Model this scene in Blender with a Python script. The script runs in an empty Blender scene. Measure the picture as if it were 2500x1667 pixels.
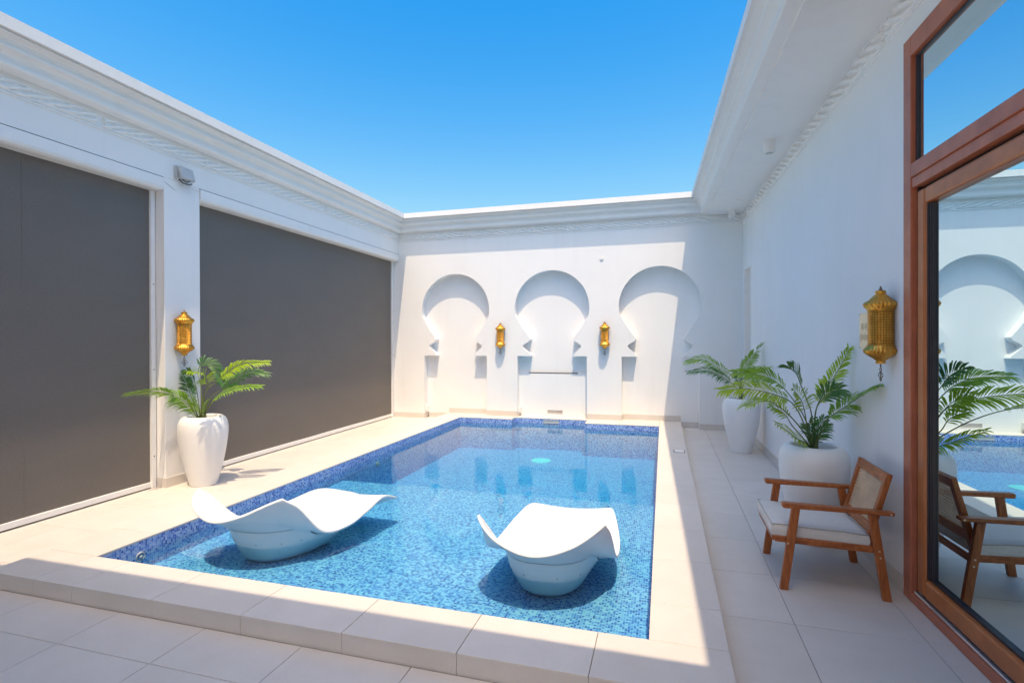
import bpy, bmesh, math, random
from mathutils import Vector, Matrix
random.seed(7)
R = math.radians
C = bpy.context.scene.collection
SC = bpy.context.scene

# ------------------------------------------------------------------ camera, sky, sun, exposure
H = 1.52025                                   # eye height above the terrace tiles
cam_d = bpy.data.cameras.new('camera')
cam = bpy.data.objects.new('camera', cam_d); C.objects.link(cam)
cam_d.sensor_width = 36.0
cam_d.lens = 1281.65 / 2500.0 * 36.0
cam_d.clip_start = 0.05; cam_d.clip_end = 3000
YAW, PITCH, ROLL = .2808, -.0038, -.0029
cam.matrix_world = (Matrix.Translation((0, 0, H)) @ Matrix.Rotation(YAW, 4, 'Z') @ Matrix.Rotation(R(90) + PITCH, 4, 'X')
                    @ Matrix.Rotation(ROLL, 4, 'Z'))
SC.camera = cam

SUN = Vector((.125, -.35, 1.0)).normalized()   # towards the sun
w = bpy.data.worlds.new('World'); SC.world = w; w.use_nodes = True
nt = w.node_tree; nt.nodes.clear()
wo = nt.nodes.new('ShaderNodeOutputWorld'); bg = nt.nodes.new('ShaderNodeBackground')
sky = nt.nodes.new('ShaderNodeTexSky'); sky.sky_type = 'NISHITA'; sky.sun_disc = False
sky.sun_elevation = math.asin(SUN.z); sky.sun_rotation = math.atan2(SUN.x, SUN.y)
sky.air_density = 1.7; sky.dust_density = 3.8; sky.ozone_density = 4.5
bg.inputs['Strength'].default_value = .15
hs = nt.nodes.new('ShaderNodeHueSaturation'); hs.inputs['Hue'].default_value = .505; hs.inputs['Saturation'].default_value = 1.66; hs.inputs['Value'].default_value = 1.05
nt.links.new(sky.outputs[0], hs.inputs['Color']); nt.links.new(hs.outputs[0], bg.inputs['Color']); nt.links.new(bg.outputs[0], wo.inputs[0])

sun_d = bpy.data.lights.new('sun', 'SUN'); sun_d.energy = 2.4; sun_d.angle = R(.53); sun_d.color = (1, .85, .67)
sun = bpy.data.objects.new('sun', sun_d); C.objects.link(sun)
sun.rotation_euler = SUN.to_track_quat('Z', 'Y').to_euler(); sun.location = (2, -4, 12)

SC.view_settings.view_transform = 'Standard'; SC.view_settings.look = 'None'
SC.view_settings.gamma = 1.0; SC.view_settings.use_white_balance = True; SC.view_settings.white_balance_temperature = 7550;   # camera set for shade
SC.view_settings.exposure = .80; SC.view_settings.use_curve_mapping = False
SC.cycles.use_denoising = True
SC.cycles.max_bounces = 12; SC.cycles.diffuse_bounces = 8; SC.cycles.glossy_bounces = 5; SC.cycles.transparent_max_bounces = 12
SC.cycles.caustics_reflective = False; SC.cycles.caustics_refractive = False
SC.cycles.sample_clamp_indirect = 6.0

# ------------------------------------------------------------------ materials
def mat(name):
    m = bpy.data.materials.new(name); m.use_nodes = True
    n = m.node_tree; n.nodes.clear()
    o = n.nodes.new('ShaderNodeOutputMaterial')
    return m, n, o
def N(n, t, **kw):
    x = n.nodes.new(t)
    for k, v in kw.items():
        if k in ('operation', 'blend_type', 'data_type', 'feature', 'noise_dimensions', 'wave_type', 'bands_direction', 'interpolation_type', 'distance'): setattr(x, k, v)
    return x
def LK(n, a, b): n.links.new(a, b)
def coord(n, scale=(1, 1, 1), obj=True):
    tc = n.nodes.new('ShaderNodeTexCoord'); mp = n.nodes.new('ShaderNodeMapping'); mp.inputs['Scale'].default_value = scale
    g = n.nodes.new('ShaderNodeNewGeometry')
    LK(n, g.outputs['Position'] if not obj else tc.outputs['Object'], mp.inputs[0]); return mp.outputs[0]
def ramp(n, fac, stops, interp='LINEAR'):
    r = n.nodes.new('ShaderNodeValToRGB'); r.color_ramp.interpolation = interp
    e = r.color_ramp.elements
    while len(e) < len(stops): e.new(.5)
    for i, (p, c) in enumerate(stops):
        e[i].position = p; e[i].color = (*c, 1)
    LK(n, fac, r.inputs[0]); return r.outputs[0]
def noise(n, vec, scale, detail=4, rough=.55):
    x = n.nodes.new('ShaderNodeTexNoise'); x.inputs['Scale'].default_value = scale; x.inputs['Detail'].default_value = detail
    x.inputs['Roughness'].default_value = rough; LK(n, vec, x.inputs['Vector']); return x.outputs['Fac']
def bump(n, h, strength, dist, prev=None):
    b = n.nodes.new('ShaderNodeBump'); b.inputs['Strength'].default_value = strength; b.inputs['Distance'].default_value = dist
    LK(n, h, b.inputs['Height'])
    if prev is not None: LK(n, prev, b.inputs['Normal'])
    return b.outputs[0]
def principled(n, o, col=None, rough=.5, metal=0, spec=.5, normal=None, colsock=None):
    p = n.nodes.new('ShaderNodeBsdfPrincipled')
    if col: p.inputs['Base Color'].default_value = (*col, 1)
    if colsock is not None: LK(n, colsock, p.inputs['Base Color'])
    p.inputs['Roughness'].default_value = rough; p.inputs['Metallic'].default_value = metal
    p.inputs['Specular IOR Level'].default_value = spec
    if normal is not None: LK(n, normal, p.inputs['Normal'])
    LK(n, p.outputs[0], o.inputs[0]); return p
def mixc(n, fac, a, b, blend='MIX'):
    x = n.nodes.new('ShaderNodeMix'); x.data_type = 'RGBA'; x.blend_type = blend
    for s, v in ((x.inputs[0], fac), (x.inputs[6], a), (x.inputs[7], b)):
        if hasattr(v, 'links') or hasattr(v, 'is_linked'): LK(n, v, s)
        elif isinstance(v, (int, float)): s.default_value = v
        else: s.default_value = (*v, 1)
    return x.outputs[2]

MT = {}
def m_stucco(name, c1, c2, bs=.25):
    m, n, o = mat(name); v = coord(n, obj=False)
    a = noise(n, v, 1.3, 5); col = ramp(n, a, [(.3, c1), (.7, c2)])
    v2 = coord(n, (2.2, 2.2, .25), obj=False)                       # faint rain streaks
    st = noise(n, v2, 3.0, 3); col = mixc(n, ramp(n, st, [(.55, (0, 0, 0)), (.80, (.25, .25, .25))]), col, (c1[0]*.88, c1[1]*.87, c1[2]*.84))
    f = noise(n, v, 140, 3); g = noise(n, v, 14, 3)
    nb = bump(n, f, bs, .0015); nb = bump(n, g, .12, .006, nb)
    principled(n, o, rough=.85, spec=.25, normal=nb, colsock=col); MT[name] = m
m_stucco('white_plaster', (.80, .795, .785), (.835, .83, .82))
m_stucco('relief_plaster', (.83, .825, .815), (.87, .865, .855), .1)

m, n, o = mat('stone_tile')
oi = n.nodes.new('ShaderNodeObjectInfo'); v = coord(n, obj=False)
a = noise(n, v, 3.5, 6, .62); b = noise(n, v, 60, 4)
col = ramp(n, a, [(.25, (.60, .555, .51)), (.5, (.65, .605, .56)), (.75, (.69, .645, .60))])
col = mixc(n, ramp(n, oi.outputs['Random'], [(0, (0, 0, 0)), (1, (.38, .38, .38))]), col, (.58, .53, .475))
col = mixc(n, ramp(n, b, [(.35, (.12, .12, .12)), (.65, (0, 0, 0))]), col, (.52, .47, .42))
vo = n.nodes.new('ShaderNodeTexNoise'); vo.inputs['Scale'].default_value = 1.1; vo.inputs['Detail'].default_value = 6; LK(n, v, vo.inputs['Vector'])
col = mixc(n, ramp(n, vo.outputs['Fac'], [(.55, (0, 0, 0)), (.75, (.25, .25, .25))]), col, (.57, .515, .46))
principled(n, o, rough=.48, spec=.35, normal=bump(n, b, .12, .002), colsock=col); MT['stone_tile'] = m

m, n, o = mat('grout'); principled(n, o, (.19, .165, .14), .9, spec=.2); MT['grout'] = m

def m_mosaic():
    m, n, o = mat('pool_mosaic')
    g = n.nodes.new('ShaderNodeNewGeometry'); sp = n.nodes.new('ShaderNodeSeparateXYZ'); LK(n, g.outputs['Position'], sp.inputs[0])
    nn = n.nodes.new('ShaderNodeSeparateXYZ'); LK(n, g.outputs['Normal'], nn.inputs[0])
    def M(op, a, b=None, c=None):
        x = n.nodes.new('ShaderNodeMath'); x.operation = op
        for i, q in enumerate((a, b, c)):
            if q is None: continue
            if isinstance(q, (int, float)): x.inputs[i].default_value = q
            else: LK(n, q, x.inputs[i])
        return x.outputs[0]
    ax, ay, az = (M('GREATER_THAN', M('ABSOLUTE', nn.outputs[i]), .6) for i in range(3))
    # u runs along the surface, v across it
    u = M('ADD', M('MULTIPLY', ax, sp.outputs[1]), M('MULTIPLY', M('SUBTRACT', 1.0, ax), sp.outputs[0]))
    vv = M('ADD', M('MULTIPLY', az, sp.outputs[1]), M('MULTIPLY', M('SUBTRACT', 1.0, az), sp.outputs[2]))
    T = .0158
    us, vs = M('DIVIDE', M('ADD', u, 50.0), T), M('DIVIDE', M('ADD', vv, 50.0), T)
    fu, fv = M('FRACT', us), M('FRACT', vs)
    iu, iv = M('FLOOR', us), M('FLOOR', vs)
    cb = n.nodes.new('ShaderNodeCombineXYZ'); LK(n, iu, cb.inputs[0]); LK(n, iv, cb.inputs[1]); LK(n, M('ADD', ax, M('MULTIPLY', ay, 2.0)), cb.inputs[2])
    wn = n.nodes.new('ShaderNodeTexWhiteNoise'); wn.noise_dimensions = '3D'; LK(n, cb.outputs[0], wn.inputs['Vector'])
    col = ramp(n, wn.outputs['Value'], [(0, (.012, .05, .34)), (.07, (.035, .11, .48)), (.20, (.09, .21, .60)), (.38, (.17, .31, .67)), (.58, (.27, .41, .71)), (.79, (.38, .51, .76))], 'CONSTANT')
    du = M('MINIMUM', fu, M('SUBTRACT', 1.0, fu)); dv = M('MINIMUM', fv, M('SUBTRACT', 1.0, fv))
    d = M('MINIMUM', du, dv)
    gr = M('LESS_THAN', d, .055)
    col = mixc(n, gr, col, (.42, .52, .68))
    p = principled(n, o, rough=.18, spec=.5, colsock=col, normal=bump(n, M('MINIMUM', d, .12), .35, .004))
    LK(n, M('ADD', .15, M('MULTIPLY', gr, .6)), p.inputs['Roughness'])
    MT['pool_mosaic'] = m
m_mosaic()

def m_water():
    m, n, o = mat('pool_water'); v = coord(n, (1, 1, 1), obj=False)
    a = noise(n, v, 5.0, 2, .45); b = noise(n, v, 26, 2, .5)
    nb = bump(n, a, .14, .010); nb = bump(n, b, .10, .0025, nb)
    fr = n.nodes.new('ShaderNodeFresnel'); fr.inputs['IOR'].default_value = 1.33; LK(n, nb, fr.inputs['Normal'])
    gl = n.nodes.new('ShaderNodeBsdfGlossy'); gl.inputs['Roughness'].default_value = .012; LK(n, nb, gl.inputs['Normal'])
    tr = n.nodes.new('ShaderNodeBsdfTransparent'); tr.inputs['Color'].default_value = (1, 1, 1, 1)
    mx = n.nodes.new('ShaderNodeMixShader'); LK(n, fr.outputs[0], mx.inputs[0]); LK(n, tr.outputs[0], mx.inputs[1]); LK(n, gl.outputs[0], mx.inputs[2])
    LK(n, mx.outputs[0], o.inputs['Surface'])
    ab = n.nodes.new('ShaderNodeVolumeAbsorption'); ab.inputs['Color'].default_value = (.03, .945, .985, 1); ab.inputs['Density'].default_value = 2.5
    LK(n, ab.outputs[0], o.inputs['Volume'])
    MT['pool_water'] = m
m_water()

def m_simple(name, col, rough=.5, metal=0, spec=.5, nz=None, vary=.08):
    m, n, o = mat(name); v = coord(n)
    a = noise(n, v, 9, 4)
    c = ramp(n, a, [(.3, tuple(x*(1-vary) for x in col)), (.7, tuple(min(1, x*(1+vary)) for x in col))])
    nb = None
    if nz: nb = bump(n, noise(n, v, nz[0], 3), nz[1], nz[2])
    principled(n, o, rough=rough, metal=metal, spec=spec, colsock=c, normal=nb); MT[name] = m
m_simple('white_powder_coat', (.80, .80, .79), .42, vary=.015)
m_simple('white_glaze', (.82, .82, .815), .38, nz=(7, .12, .01), vary=.012)
m_simple('white_shell_plastic', (.77, .775, .78), .36, nz=(5, .06, .01), vary=.01)
m_simple('grey_plastic', (.47, .48, .48), .5)
m_simple('dark_gap', (.015, .014, .014), .7)
m_simple('dark_gasket', (.025, .02, .025), .4)
m_simple('aluminium', (.72, .73, .76), .35, .8)
m_simple('soil', (.06, .042, .03), .95, nz=(60, .8, .02), vary=.4)
m_simple('sand_ground', (.36, .30, .23), .95, vary=.15)
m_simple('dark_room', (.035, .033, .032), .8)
m_simple('brass_plate', (.78, .66, .44), .42, .35, vary=.03)
m_simple('etching', (.36, .30, .22), .6)
m_simple('steel_screw', (.75, .62, .48), .3, .8)
m_simple('black_cable', (.10, .10, .10), .6)
m_simple('white_lid', (.78, .78, .76), .5, vary=.02)
m_simple('pewter', (.20, .15, .11), .45, .6)
m_simple('soil_edge', (.2, .2, .19), .9)

# woven blind fabric: two threads at right angles
m, n, o = mat('screen_fabric'); v = coord(n, obj=False)
sp = n.nodes.new('ShaderNodeSeparateXYZ'); LK(n, v, sp.inputs[0])
w1 = noise(n, coord(n, (1, 900, 30), obj=False), 1, 1); w2 = noise(n, coord(n, (1, 30, 900), obj=False), 1, 1)
ad = n.nodes.new('ShaderNodeMath'); ad.operation = 'ADD'; LK(n, w1, ad.inputs[0]); LK(n, w2, ad.inputs[1])
col = ramp(n, ad.outputs[0], [(.35, (.112, .100, .089)), (1.0, (.190, .171, .155))])
lg = noise(n, coord(n, (1, .8, 2.4), obj=False), 1.2, 3)
col = mixc(n, ramp(n, lg, [(.35, (.12, .12, .12)), (.7, (0, 0, 0))]), col, (.080, .074, .069))
mg = noise(n, coord(n, (1, 110, 110), obj=False), 1.0, 4, .7); col = mixc(n, ramp(n, mg, [(.30, (.35, .35, .35)), (.66, (0, 0, 0))]), col, (.070, .065, .060))
principled(n, o, rough=.72, spec=.3, colsock=col, normal=bump(n, ad.outputs[0], .35, .0012)); MT['screen_fabric'] = m

# wood with grain along the piece
def m_wood(name, c1, c2, c3, scale=(4, 4, 26), rough=.38):
    m, n, o = mat(name); v = coord(n, scale)
    a = noise(n, v, 2.2, 5, .6)
    wv = n.nodes.new('ShaderNodeTexWave'); wv.inputs['Scale'].default_value = 1.6; wv.inputs['Distortion'].default_value = 5; wv.inputs['Detail'].default_value = 3
    LK(n, v, wv.inputs['Vector'])
    col = ramp(n, a, [(.3, c1), (.52, c2), (.75, c3)])
    col = mixc(n, ramp(n, wv.outputs['Fac'], [(.3, (0, 0, 0)), (.9, (.35, .35, .35))]), col, c1)
    principled(n, o, rough=rough, spec=.45, colsock=col, normal=bump(n, wv.outputs['Fac'], .1, .001)); MT[name] = m
m_wood('chair_wood_upright', (.26, .066, .016), (.43, .122, .030), (.54, .18, .05), (34, 34, 5))
m_wood('chair_wood_level', (.26, .066, .016), (.43, .122, .030), (.54, .18, .05), (5, 34, 34))
m_wood('chair_wood_cross', (.26, .066, .016), (.43, .122, .030), (.54, .18, .05), (34, 5, 34))
m_wood('door_wood', (.40, .12, .065), (.49, .155, .085), (.56, .19, .11), (40, 3, 3), .42)
m_wood('sash_wood', (.38, .115, .034), (.48, .15, .045), (.56, .195, .065), (40, 3, 3), .35)
m_simple('cane', (.80, .58, .38), .55, vary=.18)

m, n, o = mat('seat_linen'); v = coord(n)
a = noise(n, coord(n, (300, 18, 60)), 1, 2); b = noise(n, coord(n, (18, 300, 60)), 1, 2)
ad = n.nodes.new('ShaderNodeMath'); ad.operation = 'ADD'; LK(n, a, ad.inputs[0]); LK(n, b, ad.inputs[1])
col = ramp(n, ad.outputs[0], [(.6, (.60, .57, .525)), (1.3, (.72, .69, .645))])
principled(n, o, rough=.9, spec=.15, colsock=col, normal=bump(n, ad.outputs[0], .3, .001)); MT['seat_linen'] = m
m_simple('piping', (.46, .43, .39), .85)

# pierced gold metal
def m_gold(name, pattern):
    m, n, o = mat(name); v = coord(n)
    a = noise(n, v, 18, 3)
    col = ramp(n, a, [(.3, (.56, .24, .035)), (.7, (.80, .42, .085))])
    nb = bump(n, noise(n, v, 60, 2), .25, .003)
    if pattern:
        tc = n.nodes.new('ShaderNodeTexCoord'); s = n.nodes.new('ShaderNodeSeparateXYZ'); LK(n, tc.outputs['Object'], s.inputs[0])
        def M(op, a, b=None):
            x = n.nodes.new('ShaderNodeMath'); x.operation = op
            for i, q in enumerate((a, b)):
                if q is None: continue
                if isinstance(q, (int, float)): x.inputs[i].default_value = q
                else: LK(n, q, x.inputs[i])
            return x.outputs[0]
        ang = M('MULTIPLY', M('ARCTAN2', s.outputs[1], s.outputs[0]), 28 / (2*math.pi)); zz = M('MULTIPLY', s.outputs[2], 62.0)
        p = M('SINE', M('MULTIPLY', M('ADD', ang, zz), math.pi)); q = M('SINE', M('MULTIPLY', M('SUBTRACT', ang, zz), math.pi))
        h = M('MULTIPLY', p, q)
        k = n.nodes.new('ShaderNodeMapRange'); LK(n, M('ABSOLUTE', h), k.inputs[0]); k.inputs[1].default_value = .05; k.inputs[2].default_value = .45
        hole = n.nodes.new('ShaderNodeMapRange'); LK(n, h, hole.inputs[0]); hole.inputs[1].default_value = .45; hole.inputs[2].default_value = .6
        col = mixc(n, hole.outputs[0], col, (.16, .07, .02))
        nb = bump(n, k.outputs[0], .8, .004, nb)
    principled(n, o, rough=.34, metal=.94, spec=.5, colsock=col, normal=nb); MT[name] = m
m_gold('gold_metal', False); m_gold('gold_filigree', True)

def m_leaf(name, c1, c2):
    m, n, o = mat(name); v = coord(n)
    a = noise(n, v, 16, 3); oi = n.nodes.new('ShaderNodeObjectInfo')
    col = ramp(n, a, [(.3, c1), (.7, c2)])
    p = n.nodes.new('ShaderNodeBsdfPrincipled'); LK(n, col, p.inputs['Base Color']); p.inputs['Roughness'].default_value = .42
    t = n.nodes.new('ShaderNodeBsdfTranslucent'); LK(n, mixc(n, .5, col, (c2[0]*1.3, c2[1]*1.2, c2[2]*.6)), t.inputs[0])
    mx = n.nodes.new('ShaderNodeMixShader'); mx.inputs[0].default_value = .22
    LK(n, p.outputs[0], mx.inputs[1]); LK(n, t.outputs[0], mx.inputs[2]); LK(n, mx.outputs[0], o.inputs[0]); MT[name] = m
m_leaf('leaf_lime', (.25, .42, .02), (.38, .54, .05))
m_leaf('leaf_green', (.14, .32, .03), (.26, .45, .045))
m_leaf('leaf_dark', (.04, .15, .045), (.09, .24, .06))
m_simple('stem_green', (.13, .17, .04), .55, vary=.2)

# coated glazing: a strong bluish mirror over a dim room
m, n, o = mat('reflective_glass')
gl = n.nodes.new('ShaderNodeBsdfGlossy'); gl.inputs['Roughness'].default_value = .0; gl.inputs['Color'].default_value = (.66, .87, .94, 1)
tr = n.nodes.new('ShaderNodeBsdfTransparent'); tr.inputs['Color'].default_value = (.35, .42, .45, 1)
lw = n.nodes.new('ShaderNodeFresnel'); lw.inputs['IOR'].default_value = 1.5
mr = n.nodes.new('ShaderNodeMapRange'); LK(n, lw.outputs[0], mr.inputs[0]); mr.inputs[3].default_value = .88; mr.inputs[4].default_value = 1.0
mx = n.nodes.new('ShaderNodeMixShader'); LK(n, mr.outputs[0], mx.inputs[0]); LK(n, tr.outputs[0], mx.inputs[1]); LK(n, gl.outputs[0], mx.inputs[2])
LK(n, mx.outputs[0], o.inputs[0]); MT['reflective_glass'] = m

# ------------------------------------------------------------------ mesh helpers
class MB:
    def __init__(s): s.v = []; s.f = []
    def add(s, vs, fs):
        b = len(s.v); s.v += [tuple(p) for p in vs]; s.f += [tuple(b + i for i in f) for f in fs]; return s
    def hexa(s, p):                                   # eight corners: bottom ring then top ring
        return s.add(p, [(3, 2, 1, 0), (4, 5, 6, 7), (0, 1, 5, 4), (1, 2, 6, 5), (2, 3, 7, 6), (3, 0, 4, 7)])
    def box(s, x0, x1, y0, y1, z0, z1):
        return s.hexa([(x0, y0, z0), (x1, y0, z0), (x1, y1, z0), (x0, y1, z0), (x0, y0, z1), (x1, y0, z1), (x1, y1, z1), (x0, y1, z1)])
    def fbox(s, f, o0, o1, s0, s1, z0, z1):           # a box in a wall's own frame
        return s.hexa([f(o0, s0, z0), f(o1, s0, z0), f(o1, s1, z0), f(o0, s1, z0), f(o0, s0, z1), f(o1, s0, z1), f(o1, s1, z1), f(o0, s1, z1)])
    def prism(s, poly, ext):                          # polygon (3-D points) moved along ext
        n = len(poly); e = Vector(ext)
        a = [Vector(p) for p in poly]; b = [p + e for p in a]
        return s.add(a + b, [tuple(range(n))[::-1], tuple(range(n, 2*n))] + [(i, (i+1) % n, n + (i+1) % n, n + i) for i in range(n)])
    def tube(s, pts, rad, seg=8, cap=True):
        pts = [Vector(p) for p in pts]; n = len(pts)
        rr = rad if isinstance(rad, (list, tuple)) else [rad]*n
        up = Vector((0, 0, 1)); vs = []
        for i, p in enumerate(pts):
            t = (pts[min(i+1, n-1)] - pts[max(i-1, 0)]).normalized()
            a = t.cross(up)
            if a.length < 1e-3: a = t.cross(Vector((1, 0, 0)))
            a.normalize(); b = t.cross(a)
            for k in range(seg):
                q = 2*math.pi*k/seg; vs.append(p + a*math.cos(q)*rr[i] + b*math.sin(q)*rr[i])
        fs = [(i*seg + k, i*seg + (k+1) % seg, (i+1)*seg + (k+1) % seg, (i+1)*seg + k) for i in range(n-1) for k in range(seg)]
        if cap: fs += [tuple(range(seg))[::-1], tuple((n-1)*seg + k for k in range(seg))]
        return s.add(vs, fs)
    def lathe(s, prof, c, seg=48, flute=None, cap=True):
        vs = []; n = len(prof)
        for i, (r, z) in enumerate(prof):
            for k in range(seg):
                q = 2*math.pi*k/seg; rr = r
                if flute: rr = r*(1 + flute[i]*abs(math.cos(q*flute[-1]/2)) if flute[i] else 1)
                vs.append((c[0] + rr*math.cos(q), c[1] + rr*math.sin(q), c[2] + z))
        fs = [(i*seg + k, i*seg + (k+1) % seg, (i+1)*seg + (k+1) % seg, (i+1)*seg + k) for i in range(n-1) for k in range(seg)]
        if cap: fs += [tuple(range(seg))[::-1], tuple((n-1)*seg + k for k in range(seg))]
        return s.add(vs, fs)
    def grid(s, rows):                                # rows of points -> quads
        m_ = len(rows[0]); vs = [p for r in rows for p in r]
        return s.add(vs, [(i*m_ + j, i*m_ + j+1, (i+1)*m_ + j+1, (i+1)*m_ + j) for i in range(len(rows)-1) for j in range(m_-1)])

def offset_of(root):
    p = Vector((0, 0, 0))
    while root is not None: p = p + root.location; root = root.parent
    return p
def build(name, mb, material, parent=None, smooth=False, bevel=0, kind=None, label=None, fix=True, origin=None):
    off = Vector(origin) if origin is not None else Vector((0, 0, 0))
    base = offset_of(parent) + off if parent is not None else off
    me = bpy.data.meshes.new(name)
    me.from_pydata([tuple(Vector(p) - base) for p in mb.v], [], mb.f); me.update()
    if fix:
        bm = bmesh.new(); bm.from_mesh(me); bmesh.ops.recalc_face_normals(bm, faces=bm.faces); bm.to_mesh(me); bm.free()
    me.materials.append(MT[material])
    ob = bpy.data.objects.new(name, me); C.objects.link(ob); ob.location = off
    if parent is not None: ob.parent = parent
    if smooth:
        for p in me.polygons: p.use_smooth = True
    if bevel:
        b = ob.modifiers.new('bevel', 'BEVEL'); b.width = bevel; b.segments = 2; b.limit_method = 'ANGLE'; b.angle_limit = R(40)
    if kind: ob['kind'] = kind
    if label: ob['label'] = label
    return ob
def thing(name, label, cat, loc=(0, 0, 0), group=None):
    o_ = bpy.data.objects.new(name, None); C.objects.link(o_); o_.location = loc; o_.empty_display_size = .1
    o_['label'] = label; o_['category'] = cat
    if group: o_['group'] = group
    return o_
def tag(o_, label=None, cat=None, group=None, kind=None):
    for k, q in (('label', label), ('category', cat), ('group', group), ('kind', kind)):
        if q: o_[k] = q
    return o_
def autosmooth(ob, ang=35):
    for p in ob.data.polygons: p.use_smooth = True
    ob.data.set_sharp_from_angle(angle=R(ang))

# ------------------------------------------------------------------ plan of the courtyard (metres)
YB = 9.356                                              # front of the arched back wall
def XL(y): return -4.942 - .015*(y - 4.21)              # front of the left wall
def XR(y): return 1.255 + .0223*(YB - y)                # front of the house wall, not quite square to the pool
def XS(y): return .688 + .026*(YB - y)                  # edge of the house soffit
def FL(o_, s, z): return (XL(s) + o_, s, z)
def FB(o_, s, z): return (s, YB - o_, z)
def FR(o_, s, z): return (XR(s) - o_, s, z)
def FS(o_, s, z): return (XS(s) - o_, s, z)
YF = .84                                                # wall line of the roofed part behind the camera
def FF(o_, s, z): return (s, YF + o_, z)
SZ = .0995                                              # height of the pool platform
SX0, SX1, FY = -4.025, .288, 2.211                      # platform edges
PX0, PX1, PY0, PYL, PYR, PYC = -3.594, -.070, 2.564, 9.02, 8.905, 9.245
RX0, RX1 = -2.61, -1.29
WZ, LEDGE, DEEP, LY = .008, -.118, -.46, 5.34
NB = YB + .155                                          # back plane of the niches

# ---- ground to the horizon (outside and below the courtyard)
build('ground', MB().add([(-600, -600, -.6), (600, -600, -.6), (600, 600, -.6), (-600, 600, -.6)], [(0, 1, 2, 3)]), 'sand_ground', kind='structure')

# ---- terrace floor: a grout bed with every tile laid on it
fl = MB()
fl.box(-5.6, SX0 + .02, -7.0, 9.6, -.3, -.004); fl.box(SX1 - .02, 1.75, -7.0, 9.6, -.3, -.004); fl.box(SX0 + .02, SX1 - .02, -7.0, FY + .02, -.3, -.004)
floor = build('terrace_floor', fl, 'grout', kind='structure')
build('added_bounce_paving', MB().box(-5.3, 1.6, -7.0, .094, -.02, 0), 'stone_tile', floor)  # unseen paving added behind the camera, open to the sun for warm bounce
tile_cache = {}
def tile(x0, x1, y0, y1, z1, parent, name='floor_tile', thick=.012, g=.0017):
    if x1 - x0 < .02 or y1 - y0 < .02: return
    key = (round(x1-x0, 3), round(y1-y0, 3), thick)
    if key not in tile_cache:
        a, b = (x1-x0)/2 - g, (y1-y0)/2 - g; e = .0012
        vs = [(-a, -b, -thick), (a, -b, -thick), (a, b, -thick), (-a, b, -thick), (-a, -b, -e), (a, -b, -e), (a, b, -e), (-a, b, -e),
              (-a+e, -b+e, 0), (a-e, -b+e, 0), (a-e, b-e, 0), (-a+e, b-e, 0)]
        fs = [(3, 2, 1, 0), (8, 9, 10, 11)] + [(i, (i+1) % 4, 4 + (i+1) % 4, 4 + i) for i in range(4)] + [(4+i, 4 + (i+1) % 4, 8 + (i+1) % 4, 8 + i) for i in range(4)]
        me = bpy.data.meshes.new(name); me.from_pydata(vs, [], fs); me.materials.append(MT['stone_tile']); tile_cache[key] = me
    ob = bpy.data.objects.new(name, tile_cache[key]); C.objects.link(ob); ob.location = ((x0+x1)/2, (y0+y1)/2, z1); ob.parent = parent
    return ob
for i in range(-5, 7):
    xa = -2.33 + .6*i
    for j in range(-3, 13):
        ya = 1.896 + .6*j; xb, yb = xa + .6, min(ya + .6, YB + .15)
        xl, xr = max(xa, -5.20), min(xb, XR((ya+yb)/2) + .02)
        if xr <= xl: continue
        segs = [(xl, xr, ya, yb)]
        if yb > FY and xr > SX0 and xl < SX1:
            segs = []
            if ya < FY: segs.append((xl, xr, ya, FY))
            y2 = max(ya, FY)
            if xl < SX0: segs.append((xl, SX0, y2, yb))
            if xr > SX1: segs.append((SX1, xr, y2, yb))
        for q in segs: tile(*q, 0.0, floor)

# ---- pool platform: core ring, coping tiles on top, riser tiles on the front and sides
pc = MB(); e = .012
pc.box(SX0 + e, SX1 - e, FY + e, PY0 + .004, -.3, SZ - .008)
pc.box(SX0 + e, PX0 - .004, PY0, YB + .15, -.3, SZ - .008); pc.box(PX1 + .004, SX1 - e, PY0, YB + .15, -.3, SZ - .008)
pc.box(PX0, RX0 - .004, PYL + .004, YB + .15, -.3, SZ - .008); pc.box(RX1 + .004, PX1, PYR + .004, YB + .15, -.3, SZ - .008); pc.box(RX0, RX1, PYC + .004, YB + .15, -.3, SZ - .008)
plat = build('pool_platform', pc, 'grout', kind='structure')
JX = [SX0, -3.626, -3.3075, -2.7066, -2.107, -1.5046, -.9065, -.307, SX1]
for a, b in zip(JX, JX[1:]): tile(a, b, FY, PY0, SZ, plat, 'coping_tile')
JY = [PY0, 2.937] + [3.537 + .6*k for k in range(9)] + [PYR]
for a, b in zip(JY, JY[1:]): tile(PX1, SX1, a, b, SZ, plat, 'coping_tile')
JL = [PY0, 2.989] + [3.589 + .6*k for k in range(9)] + [PYL]
for a, b in zip(JL, JL[1:]): tile(SX0, PX0, a, b, SZ, plat, 'coping_tile')
for a, b in ((SX0, -3.626), (-3.626, -3.03), (-3.03, RX0)): tile(a, b, PYL, NB - .001, SZ, plat, 'coping_tile')
for a, b in ((RX0, -1.95), (-1.95, RX1)): tile(a, b, PYC, NB - .001, SZ, plat, 'coping_tile')
for a, b in ((RX1, -.714), (-.714, -.07), (-.07, SX1)): tile(a, b, PYR, NB - .001, SZ, plat, 'coping_tile')
def slab(name, f, o1, s0, s1, z0, z1, parent, g=.001, o0=None):
    return build(name, MB().fbox(f, o1 - .012 if o0 is None else o0, o1, s0 + g, s1 - g, z0, z1), 'stone_tile', parent, bevel=.001)
for a, b in zip(JX, JX[1:]): slab('riser_tile', lambda o_, s, z: (s, FY + .004 - o_, z), 0, a, b, -.004, SZ - .0125, plat)
for a, b in zip([FY + .0125] + JY[1:], JY[1:] + [YB + .15]):
    if b - a > .02: slab('riser_tile', lambda o_, s, z: (SX1 - .004 + o_, s, z), 0, a, b, -.004, SZ - .0125, plat)
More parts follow.
